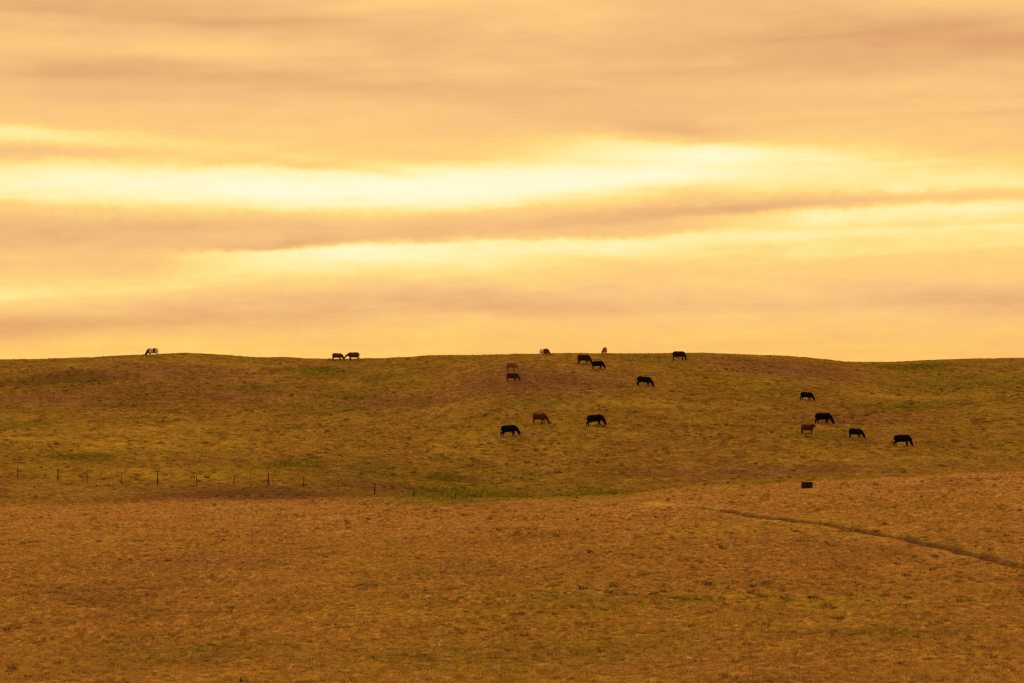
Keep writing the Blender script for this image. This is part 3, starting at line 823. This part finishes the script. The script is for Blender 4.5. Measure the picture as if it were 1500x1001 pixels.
    if patches:
        nz = 1.7 * fbm(ctr[:, 0] * 1.0 + 9, ctr[:, 2] + 0.6 * ctr[:, 1], 0.45, 4, 33)
        for (xa, xb, za, which) in patches:
            mm = (ctr[:, 0] + 0.25 * nz > xa) & (ctr[:, 0] + 0.25 * nz < xb) & (ctr[:, 2] + 0.2 * nz > za)
            mi[mm] = which
    hoof_z = np.array([0.075])
    hz = ctr[:, 2] - (zb + pit * (ctr[:, 0] + .62))
    mi[(hz < 0.075) & (np.abs(ctr[:, 0]) < .85)] = len(mats) - 1
    body.polygons.foreach_set('material_index', mi)
    body.shade_smooth()
    tmp.location = loc
    tmp.rotation_euler = (0, 0, R(heading))
    tmp.scale = (k, k, k)
    tmp['label'] = label
    tmp['category'] = 'cow'
    tmp['group'] = group
    return tmp

RG, HG = 'cattle grazing along the ridge', 'cattle grazing on the hillside'
blk, sab, red, dkr, brn, tan_, pied = [BLACK, HOOF], [HAZED_BLACK, HOOF], [RED, HOOF], [DARKRED, HOOF], [BROWN, HOOF], [TAN, HOOF], [WHITE, BROWN, HOOF]
# on the skyline
cow('white cow with brown head and band grazing alone on the skyline, facing left', RG, 224, 521.8, 2.25, 172, pied, steps=(.05, -.08, -.05, .08), patches=[(.48, 2, .0, 1), (-.46, -.02, .55, 1)], dist=391)
cow('brown cow on the skyline facing right, nose to nose with a second brown cow', RG, 494, 527, 2.05, -6, brn, steps=(.04, -.06, .02, -.10), tail=.05, dist=391)
cow('brown horned cow on the skyline facing left, nose to nose with another brown cow', RG, 518, 527, 2.35, 178, brn, pose='level', neck_drop=-.12, steps=(.05, -.08, -.03, .10), tail=.12, dist=391, horns=True)
cow('white cow with brown forequarters grazing on the skyline above the brown knoll', RG, 797, 521.5, 2.1, -38, pied, steps=(.02, -.10, -.06, .08), patches=[(.18, 2, .0, 1)], dist=384)
cow('tan cow seen head on, grazing on the skyline behind two black cows', RG, 886, 519.8, 2.1, -102, tan_, steps=(.04, -.06, -.03, .05), head_yaw=-28, dist=389)
cow('black cow with drooping ears grazing alone on the skyline, facing right', RG, 994, 527, 2.35, -8, sab, steps=(.02, .10, -.05, .04), tail=.14, build=1.05, head_yaw=-40)
# on the knoll
cow('tan cow with golden lit back standing right above a dark brown cow', HG, 749, 542, 2.05, 38, tan_, steps=(.02, -.03, -.03, .05), tail=.05)
cow('dark brown cow grazing just below a tan cow on the knoll', HG, 750, 558, 2.0, -12, dkr, steps=(.05, -.08, -.06, .06))
cow('large black cow, browned by haze, near the ridge, head hidden behind a smaller black cow', HG, 855, 533.5, 2.6, -36, sab, steps=(.04, -.06, -.08, .06), tail=.06, build=1.08)
cow('small black cow grazing downhill in front of a larger black cow browned by haze', HG, 875, 540.5, 2.1, -18, blk, steps=(.08, -.06, -.05, .08))
cow('black cow grazing by itself on the slope right of the brown knoll', HG, 943, 565.5, 2.35, -10, blk, steps=(.16, -.08, -.12, .10), tail=.12)
# middle of the slope
cow('black cow grazing at the lower left of a red cow', HG, 745, 638.5, 2.42, -3, blk, steps=(.16, -.06, .14, -.12), tail=.03, build=1.04)
cow('reddish brown cow grazing between two black cows in the middle of the slope', HG, 790, 619.5, 2.2, -14, red, steps=(.12, -.14, -.08, .10))
cow('black cow grazing to the right of the reddish brown cow on mid slope', HG, 871, 623.5, 2.5, -4, blk, steps=(.10, -.14, .02, -.16), build=1.04)
# lower right
cow('small black cow grazing highest up the slope, above the red calf', HG, 1181, 586, 2.0, -22, blk, steps=(.10, -.10, .12, -.14))
cow('black cow grazing right behind the standing red calf', HG, 1205, 620.5, 2.5, -15, blk, steps=(.08, -.16, .16, -.08), build=1.03)
cow('red calf standing with its head up in front of a black cow', HG, 1183, 635.5, 2.15, -20, red, pose='up', neck_drop=-.20, steps=(-.02, .04, .02, -.06), head_yaw=-35, tail=.03)
cow('black cow grazing between the red calf and the rightmost cow', HG, 1253, 641.5, 2.1, -26, blk, steps=(.10, -.12, -.08, .12))
cow('black cow with raised tail grazing as rightmost of the herd', HG, 1321, 653.5, 2.42, -9, blk, steps=(-.04, .14, .10, -.14), tail=.22, build=1.05, head_yaw=-35)

# ------------------------------------------------------------------ fence along the foot of the slope
wood, q, out = material('weathered_wood')
n_ = q.noise(q.node('ShaderNodeTexCoord').outputs['Object'], 14.0, 4, 0.6)
principled(q, out, q.mix(n_, (0.035, 0.024, 0.016), (0.085, 0.060, 0.042)), 0.9, 0.1)
steel, q, out = material('rusty_steel')
n_ = q.noise(q.node('ShaderNodeTexCoord').outputs['Object'], 20.0, 3, 0.6)
b = principled(q, out, q.mix(n_, (0.045, 0.030, 0.020), (0.11, 0.065, 0.040)), 0.65, 0.4)
b.inputs['Metallic'].default_value = 0.3
POSTS = [(26, 701, 1.20, 0, .4), (85, 704, 1.30, 1, -.8), (128, 706, 1.08, 0, -3.2), (178, 710, 1.10, 0, -1.6), (231, 710, 1.33, 1, -.8), (288, 710, 1.10, 0, -1.2), (343, 710, 1.05, 0, .3), (393, 711, 1.34, 1, 0), (445, 713, 1.02, 0, .2),
         (495, 719, 1.12, 0, .5), (549, 727, 1.28, 1, .3), (606, 732, 1.05, 0, .6), (667, 735, .95, 0, 0)]
p0 = at(231, 710, 236, 275)
fence = bpy.data.objects.new('wire_fence', None)
fence.location = p0
fence['label'] = 'wire fence of steel and wooden posts along the foot of the slope'
fence['category'] = 'fence'
COL.objects.link(fence)
tops = []
for px, py, h, wooden, lean in POSTS:
    p = at(px, py, 246, 270)
    mb = MB()
    tl_ = math.tan(R(lean))
    if wooden:
        mb.tube([(0, 0, -.25), (tl_ * h * .3, 0, h * .3), (tl_ * h * .7, .005, h * .7), (tl_ * h, 0, h - .012), (tl_ * h, 0, h)], [.066, .064, .060, .058, .046], 10)
    else:       # a T section: flat face with a rib behind
        for (w_, d_, oy) in ((.038, .006, 0.0), (.007, .022, .028)):
            k = len(mb.v)
            for z_, sx_ in ((-.25, 0), (h, tl_ * h)):
                mb.v += [Vector((sx_ + a * w_, oy + b_ * d_, z_)) for a, b_ in ((-1, -1), (1, -1), (1, 1), (-1, 1))]
            mb.f += [(k, k + 1, k + 5, k + 4), (k + 1, k + 2, k + 6, k + 5), (k + 2, k + 3, k + 7, k + 6), (k + 3, k, k + 4, k + 7), (k + 4, k + 5, k + 6, k + 7)]
    o = mb.build('post', wood if wooden else steel, fence, smooth=bool(wooden))
    o.location = p - p0
    o['label'] = 'stout wooden post' if wooden else 'thin steel post'
    tops.append((p - p0, tl_, h))
for frac in (.28, .52, .76, .96):
    pts = []
    for i, (p, tl_, h) in enumerate(tops):
        hh = 1.08 * frac
        c = Vector((p.x + tl_ * hh, p.y - .075, p.z + hh))
        if i:
            mid = (pts[-1] + c) / 2
            pts.append(mid - Vector((0, 0, .012)))
        pts.append(c)
    a_ = pts[0] + (pts[0] - pts[2]) * 3
    pts = [a_] + pts
    mb = MB()
    mb.tube(pts, [.0022] * len(pts), 5)
    mb.build('wire', steel, fence)

# ------------------------------------------------------------------ bale on the brow of the near field
hay, q, out = material('old_hay')
oc = q.node('ShaderNodeTexCoord').outputs['Object']
mp = q.node('ShaderNodeMapping'); mp.inputs['Scale'].default_value = (1.0, 6.0, 6.0)
q.l.new(oc, mp.inputs[0])
n1 = q.noise(mp.outputs[0], 7.0, 6, 0.7)
wv = q.node('ShaderNodeTexWave'); wv.inputs['Scale'].default_value = 3.6; wv.inputs['Distortion'].default_value = 2.5; wv.inputs['Detail'].default_value = 2
q.l.new(oc, wv.inputs[0])
f = q.m('ADD', q.m('MULTIPLY', n1, 0.7), q.m('MULTIPLY', wv.outputs['Fac'], 0.3))
b = matt(q, out, q.mix(f, (0.022, 0.009, 0.005), (0.075, 0.030, 0.013)))
bp = q.node('ShaderNodeBump'); bp.inputs['Strength'].default_value = 1; bp.inputs['Distance'].default_value = .02
q.l.new(f, bp.inputs['Height']); q.l.new(bp.outputs[0], b.inputs['Normal'])
twine_m, q, out = material('twine'); principled(q, out, (0.16, 0.085, 0.04), 0.8, .2)
pb = BALE
def bale_ring(x_, hw, hh, n=28):
    ring = []
    for i in range(n):
        a = 2 * math.pi * i / n
        c_, s_ = math.cos(a), math.sin(a)
        e = 0.22
        ring.append(Vector((x_, math.copysign(abs(c_) ** e, c_) * hw, hh + math.copysign(abs(s_) ** e, s_) * hh)))
    return ring
mb = MB()
L_, HW, HH = .435, .24, .265
xs_ = np.linspace(-L_, L_, 30)
for i, x_ in enumerate(xs_):
    pinch = 1 - .05 * (math.exp(-((abs(x_) - .17) / .035) ** 2))
    edge = 1 - .05 * max(0, (abs(x_) - .41) / .025)
    jit = 1 + .012 * math.sin(i * 2.3) + .006 * math.sin(i * 5.1)
    mb.v += [Vector((p.x + .006 * math.sin(p.z * 40), p.y * pinch * edge * jit, HH + (p.z - HH) * pinch * edge * jit)) for p in bale_ring(x_, HW, HH)]
n = 28
for i in range(len(xs_) - 1):
    for k in range(n):
        a, b_ = i * n + k, i * n + (k + 1) % n
        mb.f.append((a, b_, b_ + n, a + n))
mb.f += [tuple(range(n))[::-1], tuple((len(xs_) - 1) * n + k for k in range(n))]
bale = mb.build('hay_bale', hay)
bale.location = pb + Vector((0, 0, .0)); bale.rotation_euler = (0, 0, R(-4))
bale['label'] = 'small dark brown square hay bale lying on the brow of the near field'
bale['category'] = 'bale'
for sx_ in (-.17, .17):
    mb = MB()
    ring = bale_ring(sx_, HW * .965, HH * .965)
    mb.tube([Vector((p.x, p.y, p.z + HH * .035)) for p in ring + ring[:1]], [.006] * (n + 1), 6, caps=False, up=Vector((1, 0, 0)))
    mb.build('twine', twine_m, bale)
